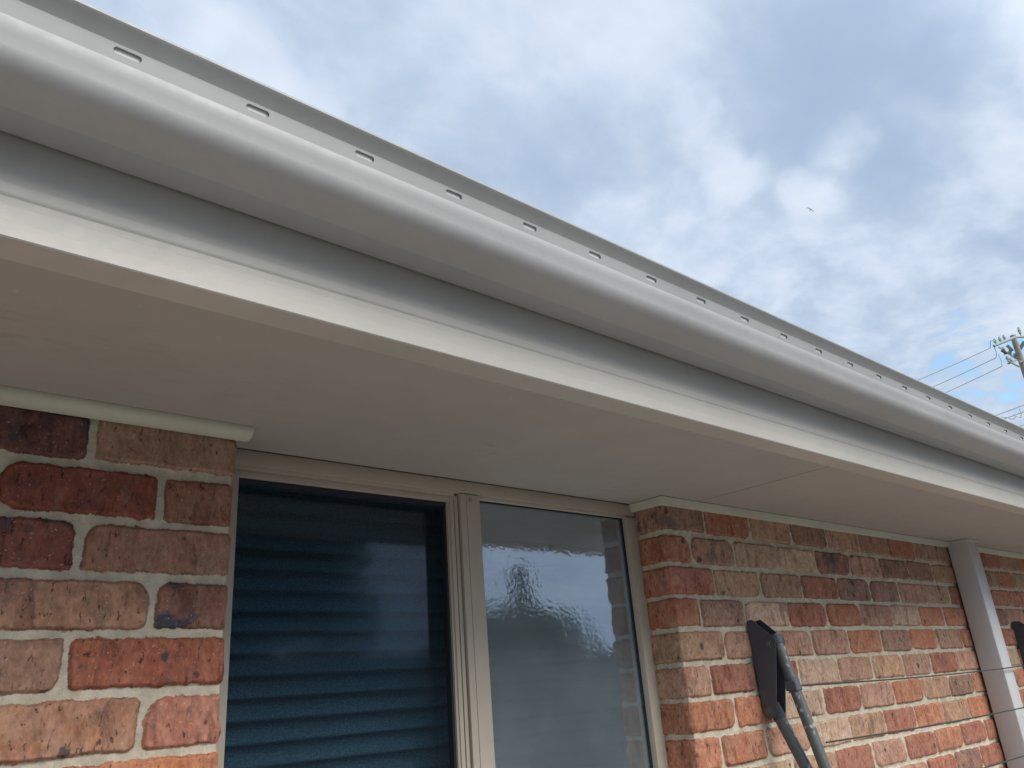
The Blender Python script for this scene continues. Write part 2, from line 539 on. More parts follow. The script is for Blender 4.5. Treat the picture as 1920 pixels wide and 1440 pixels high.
# ------------------------------------------------------------------ mesh builder
class MB:
    def __init__(self):
        self.v = []
        self.f = []
        self.flat = []

    def add(self, verts, faces):
        o = len(self.v)
        self.v += [tuple(p) for p in verts]
        self.f += [tuple(i + o for i in f) for f in faces]

    def quad(self, a, b, c, d):
        self.add([a, b, c, d], [(0, 1, 2, 3)])

    def box(self, x0, x1, y0, y1, z0, z1, bev=0.0):
        bm = bmesh.new()
        bmesh.ops.create_cube(bm, size=1.0)
        for v in bm.verts:
            v.co.x = x0 if v.co.x < 0 else x1
            v.co.y = y0 if v.co.y < 0 else y1
            v.co.z = z0 if v.co.z < 0 else z1
        if bev > 0:
            bmesh.ops.bevel(bm, geom=bm.edges[:], offset=bev, segments=2, profile=0.5, affect='EDGES')
        bm.verts.index_update()
        self.add([v.co[:] for v in bm.verts], [[v.index for v in f.verts] for f in bm.faces])
        bm.free()

    def tube(self, pts, rad, n=12, cap=True, sx=1.0):
        pts = [Vector(p) for p in pts]
        rads = rad if isinstance(rad, (list, tuple)) else [rad] * len(pts)
        rings = []
        prev = None
        for i, p in enumerate(pts):
            a = pts[max(i - 1, 0)]
            c = pts[min(i + 1, len(pts) - 1)]
            d = (c - a).normalized()
            if prev is None:
                ref = Vector((1, 0, 0)) if abs(d.x) < 0.8 else Vector((0, 0, 1))
                u = (ref - d * ref.dot(d)).normalized()
            else:
                u = (prev - d * prev.dot(d)).normalized()
            prev = u
            vv = d.cross(u)
            rings.append([p + (u * math.cos(2 * math.pi * k / n) * sx + vv * math.sin(2 * math.pi * k / n)) * rads[i] for k in range(n)])
        verts = [q for r in rings for q in r]
        faces = []
        for i in range(len(rings) - 1):
            for k in range(n):
                faces.append((i * n + k, i * n + (k + 1) % n, (i + 1) * n + (k + 1) % n, (i + 1) * n + k))
        if cap:
            faces.append(tuple(range(n - 1, -1, -1)))
            faces.append(tuple((len(rings) - 1) * n + k for k in range(n)))
        self.add(verts, faces)

    def extrude_x(self, prof, xs, closed=True, cap=True):
        """prof: list of (y, z); xs: list of x"""
        n = len(prof)
        verts = [(x, p[0], p[1]) for x in xs for p in prof]
        faces = []
        m = n if closed else n - 1
        for i in range(len(xs) - 1):
            for k in range(m):
                faces.append((i * n + k, i * n + (k + 1) % n, (i + 1) * n + (k + 1) % n, (i + 1) * n + k))
        if cap and closed:
            faces.append(tuple(range(n)))
            faces.append(tuple((len(xs) - 1) * n + k for k in range(n - 1, -1, -1)))
        self.add(verts, faces)

    def sweep(self, path, prof):
        """path: (x, y) points seen from above; prof: (offset to the right-hand side of travel, z), closed"""
        n = len(prof)
        rings = []
        for i, p in enumerate(path):
            p = Vector(p)
            d0 = (p - Vector(path[i - 1])).normalized() if i > 0 else None
            d1 = (Vector(path[i + 1]) - p).normalized() if i < len(path) - 1 else None
            if d0 is None:
                d0 = d1
            if d1 is None:
                d1 = d0
            n0 = Vector((d0.y, -d0.x))
            n1 = Vector((d1.y, -d1.x))
            nn = (n0 + n1).normalized()
            k = 1.0 / max(0.3, nn.dot(n0))
            rings.append([(p.x + nn.x * o * k, p.y + nn.y * o * k, z) for o, z in prof])
        verts = [q for r in rings for q in r]
        faces = []
        for i in range(len(rings) - 1):
            for k in range(n):
                faces.append((i * n + k, i * n + (k + 1) % n, (i + 1) * n + (k + 1) % n, (i + 1) * n + k))
        faces.append(tuple(range(n)))
        faces.append(tuple((len(rings) - 1) * n + k for k in range(n - 1, -1, -1)))
        self.add(verts, faces)

    def build(self, name, mat, parent=None, smooth=False, angle=35.0, lift=True):
        me = bpy.data.meshes.new(name)
        dz = Z0 if lift else 0.0
        me.from_pydata([(p[0], p[1], p[2] + dz) for p in self.v], [], self.f)
        me.materials.append(mat)
        bm = bmesh.new()
        bm.from_mesh(me)
        bmesh.ops.recalc_face_normals(bm, faces=bm.faces[:])
        bm.to_mesh(me)
        bm.free()
        if smooth:
            me.polygons.foreach_set('use_smooth', [True] * len(me.polygons))
            me.set_sharp_from_angle(angle=R(angle))
        me.update()
        o = bpy.data.objects.new(name, me)
        COL.objects.link(o)
        if parent is not None:
            o.parent = parent
        return o


def empty(name, loc=(0, 0, 0)):
    o = bpy.data.objects.new(name, None)
    o.location = loc
    o.empty_display_size = 0.1
    COL.objects.link(o)
    return o


def tag(o, label=None, cat=None, group=None, kind=None):
    if label:
        o['label'] = label
    if cat:
        o['category'] = cat
    if group:
        o['group'] = group
    if kind:
        o['kind'] = kind
    return o


# ------------------------------------------------------------------ ground
g = MB()
g.quad((-400, -400, 0), (400, -400, 0), (400, 400, 0), (-400, 400, 0))
go = g.build('ground', M_LAWN, None, lift=False)
tag(go, 'lawn around the brick house', 'ground', kind='structure')
g = MB()
g.box(-8, 16, -3.6, 0.0, -0.06, 0.03)
tag(g.build('path', M_CONCRETE, None, lift=False), 'concrete path along the brick house', 'path', kind='structure')

# ------------------------------------------------------------------ the house
house = empty('brick_house', (0, 0, 0))
tag(house, 'single storey red brick house with cream gutter and eave over a two pane window', 'house')


# --- value noise on arrays
def vnoise(x, y, seed):
    x = np.asarray(x, float) + seed * 13.37
    y = np.asarray(y, float) + seed * 7.77
    xi = np.floor(x).astype(np.int64)
    yi = np.floor(y).astype(np.int64)
    xf = x - xi
    yf = y - yi
    xf = xf * xf * (3 - 2 * xf)
    yf = yf * yf * (3 - 2 * yf)

    def h(a, b):
        q = (a * 374761393 + b * 668265263 + seed * 1442695) & 0x7fffffff
        q = ((q ^ (q >> 13)) * 1274126177) & 0x7fffffff
        return ((q ^ (q >> 16)) & 0xffff) / 65535.0
    a = h(xi, yi) * (1 - xf) + h(xi + 1, yi) * xf
    b = h(xi, yi + 1) * (1 - xf) + h(xi + 1, yi + 1) * xf
    return a * (1 - yf) + b * yf - 0.5


PAL = [  # clay, second tone, blotch, iron spots, pale wash
    ((0.320, 0.125, 0.088), (0.390, 0.185, 0.135), 0.35, 0.45, 0.35),   # deep red
    ((0.420, 0.165, 0.100), (0.450, 0.225, 0.150), 0.25, 0.40, 0.3),   # orange red
    ((0.400, 0.215, 0.160), (0.480, 0.300, 0.230), 0.25, 0.35, 0.7),   # pink
    ((0.400, 0.255, 0.165), (0.450, 0.280, 0.200), 0.35, 0.55, 0.6),   # tan
    ((0.280, 0.165, 0.130), (0.360, 0.220, 0.165), 0.75, 0.5, 0.45),    # mauve brown
    ((0.200, 0.110, 0.092), (0.310, 0.165, 0.125), 1.0, 0.4, 0.35),    # burnt
    ((0.460, 0.320, 0.240), (0.520, 0.375, 0.290), 0.2, 0.3, 1.0),     # pale
]


def brick_wall(name, svals, zvals, rows_fn, place, colour_fn, corner=None, parent=None, detail=1.0):
    """a brick skin as one relief: svals along the wall, zvals upward; rows_fn(k) gives the joint positions of course k"""
    S = np.asarray(svals)
    Zv = np.asarray(zvals)
    ns, nz = len(S), len(Zv)
    h = np.full((nz, ns), -0.0045)
    sdf = np.full((nz, ns), 0.02)
    clay = np.zeros((nz, ns, 4))
    clay2 = np.zeros((nz, ns, 4))
    marks = np.zeros((nz, ns, 4))
    SS, ZZ = np.meshgrid(S, Zv)
    h += vnoise(SS * 55, ZZ * 55, 3) * 0.0016 + vnoise(SS * 190, ZZ * 190, 4) * 0.0008
    r = random.Random(hash(name) % 1000 if False else len(name) * 31 + int(ns))
    k0 = int(math.floor(Zv[0] / 0.086)) - 1
    k1 = int(math.ceil(Zv[-1] / 0.086)) + 1
    for k in range(k0, k1 + 1):
        zlo, zhi = k * 0.086, (k + 1) * 0.086
        iz0, iz1 = np.searchsorted(Zv, zlo - 1e-6), np.searchsorted(Zv, zhi - 1e-6)
        if iz1 <= iz0:
            continue
        J = rows_fn(k)
        for a, bq in zip(J[:-1], J[1:]):
            is0, is1 = np.searchsorted(S, a - 1e-6), np.searchsorted(S, bq - 1e-6)
            if is1 <= is0:
                continue
            s = SS[iz0:iz1, is0:is1]
            z = ZZ[iz0:iz1, is0:is1]
            L = bq - a
            jl, jr = 0.004 + r.random() * 0.0025, 0.004 + r.random() * 0.0025
            x0, x1 = a + jl, bq - jr
            y0, y1 = zlo + 0.0045 + r.random() * 0.003, zhi - 0.0045 - r.random() * 0.003
            cx, cz, hx, hz = (x0 + x1) / 2, (y0 + y1) / 2, (x1 - x0) / 2, (y1 - y0) / 2
            dx, dz = s - cx, z - cz
            cr = [0.003 + 0.032 * (r.random() ** 2.3) for _ in range(4)]
            rad = np.where(dx < 0, np.where(dz < 0, cr[0], cr[1]), np.where(dz < 0, cr[2], cr[3]))
            # slightly skewed box
            t1, t2 = (r.random() - 0.5) * 0.02, (r.random() - 0.5) * 0.05
            dz2 = dz + dx * t1
            dx2 = dx + dz * t2
            qx, qz = np.abs(dx2) - hx + rad, np.abs(dz2) - hz + rad
            d = np.hypot(np.maximum(qx, 0), np.maximum(qz, 0)) + np.minimum(np.maximum(qx, qz), 0) - rad
            sd = r.randrange(1000)
            d = d + vnoise(s * 40, z * 40, sd) * 0.0032 + vnoise(s * 150, z * 150, sd + 1) * 0.0020
            t = np.clip(-d / 0.0055, 0, 1)
            t = t * t * (3 - 2 * t)
            face = 0.0005 + 0.0035 * r.random() + dz / 0.038 * (r.random() - 0.6) * 0.0022 + dx / max(hx, 0.05) * (r.random() - 0.5) * 0.003
            face = face + vnoise(s * 28, z * 28, sd + 2) * 0.0026 + vnoise(s * 260, z * 100, sd + 3) * 0.0013 * detail
            if corner is not None and a < corner < bq:
                wd = 0.008 + 0.022 * r.random()
                dep = 0.002 + 0.007 * r.random()
                u = np.clip(1 - np.abs(s - corner + (r.random() - 0.5) * 0.008) / wd, 0, 1)
                face = face - u * u * (3 - 2 * u) * dep * (0.7 + vnoise(s * 30, z * 40, sd + 5))
            hh = h[iz0:iz1, is0:is1]
            h[iz0:iz1, is0:is1] = hh * (1 - t) + face * t
            sdf[iz0:iz1, is0:is1] = d
            p = colour_fn(k, (a + bq) / 2, r)
            vary = 0.85 + 0.3 * r.random()
            sat = (1.0, 0.95, 0.87)
            clay[iz0:iz1, is0:is1] = [c * vary * q_ for c, q_ in zip(p[0], sat)] + [r.random()]
            clay2[iz0:iz1, is0:is1] = [c * vary * q_ for c, q_ in zip(p[1], sat)] + [1]
            marks[iz0:iz1, is0:is1] = [p[2] * (0.5 + 0.8 * r.random()), p[3] * (0.4 + r.random()), p[4] * (0.3 + r.random()), 1]
    px, py, nx, ny = place(SS)
    X = px + nx * h
    Y = py + ny * h
    co = np.stack([X, Y, ZZ + Z0], -1).reshape(-1, 3)
    idx = np.arange(nz * ns).reshape(nz, ns)
    q = np.stack([idx[:-1, :-1], idx[:-1, 1:], idx[1:, 1:], idx[1:, :-1]], -1).reshape(-1, 4)
    me = bpy.data.meshes.new(name)
    me.vertices.add(len(co))
    me.vertices.foreach_set('co', co.astype(np.float32).ravel())
    me.loops.add(q.size)
    me.loops.foreach_set('vertex_index', q.astype(np.int32).ravel())
    me.polygons.add(len(q))
    me.polygons.foreach_set('loop_start', np.arange(0, q.size, 4, dtype=np.int32))
    me.polygons.foreach_set('loop_total', np.full(len(q), 4, np.int32))
    me.update(calc_edges=True)
    me.polygons.foreach_set('use_smooth', np.ones(len(q), bool))
    at = me.attributes.new('edge', 'FLOAT', 'POINT')
    at.data.foreach_set('value', sdf.astype(np.float32).ravel())
    for nm, arr in (('clay', clay), ('clay2', clay2), ('marks', marks)):
        at = me.attributes.new(nm, 'FLOAT_COLOR', 'POINT')
        at.data.foreach_set('color', arr.astype(np.float32).ravel())
    me.materials.append(M_BRICK)
    me.update()
    o = bpy.data.objects.new(name, me)
    COL.objects.link(o)
    o.parent = parent
    return o


def grade(*segs):
    """segs: (start, end, step)"""
    out = []
    for a, b, st in segs:
        n = max(1, int(round((b - a) / st)))
        out += list(a + (b - a) * np.arange(n) / n)
    out.append(segs[-1][1])
    return np.array(out)


def corner_place(xc, rc, sign):
    """s<0 runs into the window reveal, s>0 along the front (sign=+1 to the right, -1 to the left)"""
    a = rc * math.pi / 4

    def f(S):
        ang = np.clip((S + a) / (2 * a), 0, 1) * (math.pi / 2)
        nx = -np.cos(ang)
        ny = -np.sin(ang)
        x = rc + nx * rc + np.maximum(S - a, 0)
        y = rc + ny * rc + np.maximum(-S - a, 0)
        return xc + sign * x, y, sign * nx, ny
    return f


XL, XR = 0.561, 1.772         # window opening
TOP = 0.372


def rows_left(k):
    first = 0.236 if k % 2 else 0.122          # brick at the jamb: whole, then half
    J = [-0.34, first]
    while J[-1] < 3.6:
        J.append(J[-1] + 0.2375)
    return J


def rows_right(k):
    first = 0.193 if k % 2 else 0.108
    J = [-0.34, first]
    if k % 2 == 0:
        J.append(first + 0.211)
    while J[-1] < 7.6:
        J.append(J[-1] + 0.2375)
    return J


LEFT_SPEC = {  # (course, index from the jamb)
    (3, 0): ((0.215, 0.128, 0.098), (0.26, 0.165, 0.125), 0.1, 0.1, 0.3), (3, 1): ((0.075, 0.04, 0.045), (0.15, 0.065, 0.055), 1.3, 0.5, 0.0),
    (2, 0): ((0.18, 0.075, 0.055), (0.215, 0.115, 0.085), 0.2, 0.2, 0.2), (2, 1): ((0.155, 0.048, 0.036), (0.20, 0.070, 0.050), 0.35, 0.3, 0.1),
    (1, 0): ((0.23, 0.115, 0.085), (0.24, 0.145, 0.11), 0.1, 0.25, 0.2), (1, 1): ((0.175, 0.058, 0.046), (0.20, 0.080, 0.062), 0.8, 0.5, 0.1),
    (0, 0): ((0.20, 0.095, 0.075), (0.23, 0.13, 0.105), 1.3, 0.4, 0.1), (0, 1): ((0.30, 0.170, 0.110), (0.33, 0.175, 0.125), 0.3, 0.9, 0.4),
    (-1, 0): ((0.27, 0.090, 0.058), (0.30, 0.115, 0.075), 0.3, 1.1, 0.1), (-1, 1): ((0.22, 0.125, 0.092), (0.25, 0.150, 0.11), 0.7, 0.8, 0.2),
    (-2, 0): ((0.30, 0.125, 0.088), (0.34, 0.165, 0.125), 0.05, 0.1, 0.4), (-2, 1): ((0.34, 0.165, 0.105), (0.36, 0.20, 0.14), 0.3, 0.9, 0.5),
    (-3, 0): ((0.37, 0.15, 0.080), (0.36, 0.17, 0.11), 0.1, 0.4, 0.4), (-3, 1): ((0.33, 0.12, 0.075), (0.33, 0.15, 0.10), 0.2, 0.4, 0.4),
}


def col_left(k, s, r):
    first = 0.236 if k % 2 else 0.122
    i = 0 if s < first else 1 + int((s - first) / 0.2375)
    if (k, i) in LEFT_SPEC:
        q_ = LEFT_SPEC[(k, i)]
        return (tuple(c * 1.28 for c in q_[0]), tuple(c * 1.28 for c in q_[1])) + q_[2:]
    return r.choice(PAL)


RIGHT_W = [2.0, 2.4, 2.6, 1.2, 1.0, 0.5, 1.2]


def col_right(k, s, r):
    if s < 0.2:
        spec = {3: PAL[4], 2: PAL[0], 1: PAL[0], 0: PAL[1], -1: PAL[3], -2: PAL[2], -3: PAL[1], -4: PAL[1]}
        if k in spec and s > -0.25:
            return spec[k]
    return r.choices(PAL, RIGHT_W)[0]


brick_wall('brick_pier', grade((-0.30, -0.02, 0.01), (-0.02, 0.72, 0.0016), (0.72, 3.5, 0.02)),
           grade((-2.04, -0.55, 0.02), (-0.55, -0.30, 0.004), (-0.30, TOP, 0.0016)), rows_left, corner_place(XL, 0.006, -1), col_left, 0.0, house)
brick_wall('brick_wall', grade((-0.30, -0.12, 0.01), (-0.12, 0.55, 0.002), (0.55, 2.8, 0.0042), (2.8, 7.2, 0.02)),
           grade((-2.04, -0.72, 0.02), (-0.72, -0.34, 0.005), (-0.34, TOP, 0.0024)), rows_right, corner_place(XR, 0.007, 1), col_right, 0.0, house)
# the wall under the window sill, out of the picture
m_ = MB()
m_.box(XL - 0.004, XR + 0.004, 0.02, 0.12, -2.04, -0.94)
m_.build('sill_wall', M_CORNICE, house)

# --- window
FY = 0.095                     # frame front
win = empty('window', (0, 0, 0))
win.parent = house
m_ = MB()
zt, zb = 0.3515, -0.93
fx0, fx1 = XL + 0.004, XR - 0.003


def frame_strip_v(mb, x0, x1, y0, y1):
    mb.box(x0, x1, y0, y1, zb, zt - 0.0005, 0.0012)


# outer frame: head, sill, jambs
m_.box(fx0 - 0.02, fx1 + 0.02, FY + 0.006, 0.19, 0.3135, zt, 0.0012)     # head
m_.box(fx0 - 0.02, fx1 + 0.02, FY, FY + 0.0058, 0.322, zt, 0.001)        # face flange of the head
m_.box(fx0, 1.1405, FY + 0.009, 0.19, 0.2995, 0.3133, 0.001)             # deeper head over the sliding side
m_.box(fx0, fx1, FY, 0.19, zb, -0.88, 0.0012)
m_.box(fx0, XL + 0.047, FY, 0.19, -0.8798, 0.2993, 0.0012)
m_.box(1.733, fx1 + 0.02, FY, 0.19, -0.8798, 0.3133, 0.0012)
m_.build('frame', M_FRAME, win, True)
# mullion and sliding stile, stepped profile
m_ = MB()
prof = [(1.1105, 0.128), (1.1105, 0.106), (1.1165, 0.106), (1.1165, 0.1025), (1.1265, 0.1025), (1.1265, 0.112), (1.1285, 0.112), (1.1285, 0.101),
        (1.1375, 0.101), (1.1375, 0.111), (1.1405, 0.111), (1.1405, FY - 0.001), (1.1575, FY - 0.001), (1.1575, FY), (1.1585, FY + 0.0012), (1.1595, FY),
        (1.1595, FY - 0.001), (1.1985, FY - 0.001), (1.1995, FY), (1.1995, 0.128)]
n = len(prof)
zs_ = [-0.8795, 0.319]
vv = [(p[0], p[1], z) for z in zs_ for p in prof]
ff = [(k, (k + 1) % n, n + (k + 1) % n, n + k) for k in range(n)] + [tuple(range(n)), tuple(range(2 * n - 1, n - 1, -1))]
m_.add(vv, ff)
m_.build('mullion', M_FRAME, win)
m_ = MB()
m_.tube([(1.170, FY - 0.0035, 0.306), (1.170, FY + 0.002, 0.306)], 0.0042, 10)
m_.build('screw', M_STEEL, win, True)
# dark seals round the panes
m_ = MB()
m_.box(XL + 0.0475, 1.1105, 0.112, 0.128, 0.289, 0.2994)
m_.box(1.1995, 1.733, 0.112, 0.120, 0.3105, 0.3134)
m_.box(1.7265, 1.7329, 0.1122, 0.124, -0.8797, 0.3104)
m_.box(1.1050, 1.1104, 0.1125, 0.1278, -0.8797, 0.2889)
m_.build('seal', M_RUBBER, win)


def sheet(mb, x0, x1, z0, z1, y, th, nx=1):
    mb.box(x0, x1, y, y + th, z0, z1)


m_ = MB()
m_.quad((XL + 0.0475, 0.1265, -0.8795), (1.1102, 0.1265, -0.8795), (1.1102, 0.1265, 0.2985), (XL + 0.0475, 0.1265, 0.2985))
m_.build('flyscreen', M_SCREEN, win)
m_ = MB()
m_.box(XL + 0.0475, 1.130, 0.150, 0.154, -0.8795, 0.2985)
m_.build('pane', M_GLASS_CLEAR, win)
m_ = MB()
m_.box(1.2005, 1.7262, 0.1165, 0.1205, -0.8795, 0.3103)
m_.build('pane', M_GLASS_OBSCURE, win)

# --- room behind the window
m_ = MB()
x0, x1, y0, y1, z0, z1 = 0.2, 2.2, 0.30, 2.6, -2.0, 0.36
m_.quad((x0, y1, z0), (x1, y1, z0), (x1, y1, z1), (x0, y1, z1))
m_.quad((x0, y0, z0), (x0, y1, z0), (x0, y1, z1), (x0, y0, z1))
m_.quad((x1, y0, z0), (x1, y1, z0), (x1, y1, z1), (x1, y0, z1))
m_.quad((x0, y0, z1), (x1, y0, z1), (x1, y1, z1), (x0, y1, z1))
m_.quad((x0, y0, z0), (x1, y0, z0), (x1, y1, z0), (x0, y1, z0))
m_.quad((x0, y0, z0), (XL - 0.02, y0, z0), (XL - 0.02, y0, z1), (x0, y0, z1))
m_.quad((XR + 0.02, y0, z0), (x1, y0, z0), (x1, y0, z1), (XR + 0.02, y0, z1))
# plaster reveals that close the cavity behind the frame
m_.quad((XL - 0.02, 0.185, -1.0), (XL - 0.02, y0, -1.0), (XL - 0.02, y0, z1), (XL - 0.02, 0.185, z1))
m_.quad((XR + 0.02, 0.185, -1.0), (XR + 0.02, y0, -1.0), (XR + 0.02, y0, z1), (XR + 0.02, 0.185, z1))
m_.quad((XL - 0.02, 0.185, z1 - 0.003), (XR + 0.02, 0.185, z1 - 0.003), (XR + 0.02, y0, z1 - 0.003), (XL - 0.02, y0, z1 - 0.003))
m_.quad((XL - 0.02, 0.12, -0.94), (XR + 0.02, 0.12, -0.94), (XR + 0.02, y0, -0.94), (XL - 0.02, y0, -0.94))
m_.build('interior_wall', M_ROOM, house)

# --- eave lining
SOFF = 0.352
m_ = MB()


def soffit_sheet(xa, xb):
    # pressed edge bead just short of the window head
    m_.box(xa, xb, -0.4345, 0.0925, SOFF, SOFF + 0.006, 0.0008)


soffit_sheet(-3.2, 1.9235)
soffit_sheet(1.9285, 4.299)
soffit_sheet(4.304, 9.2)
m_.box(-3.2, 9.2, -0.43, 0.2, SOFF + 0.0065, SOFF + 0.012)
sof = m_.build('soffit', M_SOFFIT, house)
for xj in (1.926, 4.3015):
    m_ = MB()
    m_.box(xj - 0.0024, xj + 0.0024, -0.4335, 0.0, SOFF + 0.0012, SOFF + 0.006)
    m_.build('sheet_joint', M_DARK, sof)

# --- fascia
m_ = MB()
fp = [(-0.4340, 0.3525), (-0.4345, 0.3465), (-0.4865, 0.3440), (-0.4880, 0.3455), (-0.4880, 0.3630), (-0.4874, 0.3640), (-0.4874, 0.3820), (-0.4864, 0.3835), (-0.4864, 0.3920),
      (-0.4879, 0.3945), (-0.4882, 0.3965), (-0.4882, 0.4065), (-0.4879, 0.4085), (-0.4872, 0.4105), (-0.4870, 0.5350), (-0.4700, 0.5350), (-0.4700, 0.3600), (-0.4345, 0.3595)]
xs_ = list(np.linspace(-3.2, 9.2, 40))
m_.extrude_x(fp, xs_)
m_.build('fascia', M_FASCIA, house, True, 25)

# --- gutter: slotted quad profile
m_ = MB()
front = []
for i in range(15):            # nearly flat sole, then a tight turn up to the brow
    a = R(9) + i / 14 * R(76)
    front.append((-0.5680 - 0.0275 * (math.sin(a) - math.sin(R(9))), 0.4700 + 0.0275 * (math.cos(R(9)) - math.cos(a)) * 1.15))
front += [(-0.5935, 0.5080), (-0.5950, 0.5150)]
gp1 = [(-0.4895, 0.6220), (-0.4890, 0.4672), (-0.4905, 0.4660), (-0.5300, 0.4660), (-0.5335, 0.4652), (-0.5370, 0.4664)] + [(-0.548, 0.4668)] + front + [(-0.5955, 0.5225), (-0.5948, 0.5262), (-0.5925, 0.5280)]
z_s0, z_s1 = 0.5280, 0.5480
gp2 = [(-0.5963, 0.5480), (-0.5970, 0.5490), (-0.6062, 0.5615), (-0.6088, 0.5635), (-0.6105, 0.5662), (-0.6104, 0.5692), (-0.6085, 0.5712), (-0.6058, 0.5712), (-0.6035, 0.5692),
       (-0.5985, 0.5640), (-0.5905, 0.5570)]
xg = list(np.linspace(-3.2, 9.2, 90))
m_.extrude_x(gp1, xg, closed=False)
m_.extrude_x(gp2, xg, closed=False)
# slotted strip
ys = -0.5925


def yst(z):
    return ys - 0.0038 * (z - 0.5280) / 0.0200


pitch, first = 0.1475, 0.1673
xcs = [first + pitch * i for i in range(-22, 61)]
xcs = [x for x in xcs if -3.1 < x < 9.1]
edges = [-3.2] + [(a + b) / 2 for a, b in zip(xcs[:-1], xcs[1:])] + [9.2]
hl, hh, zc_ = 0.0145, 0.0040, 0.5405
NH = 16
for xc, xa, xb in zip(xcs, edges[:-1], edges[1:]):
    hole_ = []
    for k in range(NH):
        ang = 2 * math.pi * (k + 0.5) / NH
        cx_ = (hl - hh) * (1 if math.cos(ang) > 0 else -1)
        hole_.append((xc + cx_ + hh * math.cos(ang), zc_ + hh * math.sin(ang)))
    # outer rectangle points met by the same rays
    rect = []
    hw, z0_, z1_ = 0.03, z_s0, z_s1
    for (hx_, hz_) in hole_:
        dx_, dz_ = hx_ - xc, hz_ - zc_
        if abs(dx_) > hl - hh + 0.0022:
            rect.append((xc + math.copysign(hw, dx_), z1_ if dz_ > 0 else z0_))
        else:
            rect.append((hx_, z1_ if dz_ > 0 else z0_))
    vs = [(p[0], yst(p[1]), p[1]) for p in rect] + [(p[0], yst(p[1]), p[1]) for p in hole_] + [(p[0], yst(p[1]) + 0.0016, p[1]) for p in hole_]
    fs = []
    for k in range(NH):
        j = (k + 1) % NH
        ids = [k, j, NH + j, NH + k]
        if rect[k] == rect[j]:
            ids = [k, NH + j, NH + k]
        fs.append(tuple(ids))
        fs.append((NH + k, NH + j, 2 * NH + j, 2 * NH + k))
    m_.add(vs, fs)
    yt = yst(z1_)
    m_.quad((xa, ys, z0_), (xc - hw, ys, z0_), (xc - hw, yt, z1_), (xa, yt, z1_))
    m_.quad((xc + hw, ys, z0_), (xb, ys, z0_), (xb, yt, z1_), (xc + hw, yt, z1_))
bmw = m_
o = bmw.build('gutter', M_GUTTER, house, True, 30)
bm = bmesh.new()
bm.from_mesh(o.data)
bmesh.ops.remove_doubles(bm, verts=bm.verts[:], dist=1e-5)
bmesh.ops.recalc_face_normals(bm, faces=bm.faces[:])
bm.to_mesh(o.data)
bm.free()
o.data.polygons.foreach_set('use_smooth', [True] * len(o.data.polygons))
o.data.set_sharp_from_angle(angle=R(28))

m_ = MB()
m_.extrude_x([(yst(z_s0 - 0.002) + 0.0028, z_s0 - 0.002), (yst(z_s0 - 0.002) + 0.0034, z_s0 - 0.002), (yst(z_s1) + 0.0034, z_s1 + 0.003), (yst(z_s1) + 0.0028, z_s1 + 0.003)], [-3.2, 3.0, 9.2])
m_.build('slot_liner', M_LINER, o)  # liner added close behind the slots, pale so they look less dark

# --- roof sheet
m_ = MB()
nx_ = 400
ptop = []
for x in np.linspace(-3.2, 9.2, nx_):
    dz = 0.007 * math.sin(x / 0.076 * 2 * math.pi)
    ptop.append((x, dz))
vs = [(x, -0.512, 0.634 + dz) for x, dz in ptop] + [(x, 4.5, 2.55 + dz) for x, dz in ptop]
fs = [(i, i + 1, nx_ + i + 1, nx_ + i) for i in range(nx_ - 1)]
m_.add(vs, fs)
m_.build('roof', M_ROOF, house, True)

# --- cornice mouldings
m_ = MB()
cp = [(0.0060, SOFF - 0.0005), (0.0365, SOFF - 0.0005), (0.0368, SOFF - 0.004)]
for i in range(1, 9):
    a = i / 8 * R(90)
    cp.append((0.013 + 0.0235 * math.cos(a), SOFF - 0.004 - 0.017 * math.sin(a)))
cp += [(0.0105, SOFF - 0.0213), (0.0060, SOFF - 0.0205)]
m_.sweep([(-3.2, 0.0), (0.575, 0.0)], cp)
m_.build('cornice', M_CORNICE, house, True, 30)
m_ = MB()
cq = [(0.0005, SOFF - 0.0005), (0.0225, SOFF - 0.0005), (0.0235, SOFF - 0.003), (0.0170, SOFF - 0.0215), (0.0155, SOFF - 0.0225), (0.0005, SOFF - 0.0215)]
PX0, PX1, PYF = 3.712, 3.812, -0.096
m_.sweep([(XR, 0.0945), (XR, 0.0), (PX0 - 0.001, 0.0)], cq)
m_.sweep([(PX1 + 0.001, 0.0), (9.2, 0.0)], cq)
m_.build('cornice', M_CORNICE, house, True, 30)

# --- downpipe with its collar
m_ = MB()
m_.box(PX0, PX1, PYF, -0.010, -1.98, SOFF - 0.0003, 0.004)
dpo = m_.build('downpipe', M_PIPE, house, True, 50)
m_ = MB()
m_.box(PX0 - 0.004, PX1 + 0.004, PYF - 0.004, -0.008, SOFF - 0.009, SOFF - 0.0006, 0.0015)
m_.build('collar', M_CORNICE, dpo, True)

# ------------------------------------------------------------------ blind behind the window
bl = empty('venetian_blind', (1.17, 0.235, Z0 + 0.30))
tag(bl, 'pale slatted venetian blind hanging closed behind the window glass', 'blind')
m_ = MB()
zc0 = 0.285
k = 0
while zc0 - k * 0.0405 > -0.90:
    z = zc0 - k * 0.0405
    tilt = R(44 + random.uniform(-1.0, 1.0))
    up_, dn = [], []
    for i in range(9):
        u = -0.0245 + 0.049 * i / 8
        b_ = 0.0075 * (1 - (u / 0.0245) ** 2)
        # u along the slat width (outer edge hangs low), b_ the crown
        yy = 0.236 + u * math.cos(tilt) - b_ * math.sin(tilt)
        zz = z + u * math.sin(tilt) + b_ * math.cos(tilt) * 0.2
        up_.append((yy, zz))
        dn.append((yy + 0.0011, zz - 0.0004))
    m_.extrude_x(up_ + dn[::-1], [0.585, 1.17, 1.755])
    k += 1
so = m_.build('slats', M_SLAT, None, True, 50, lift=False)
for v in so.data.vertices:
    v.co -= Vector((1.17, 0.235, 0.30))
so.parent = bl
m_ = MB()
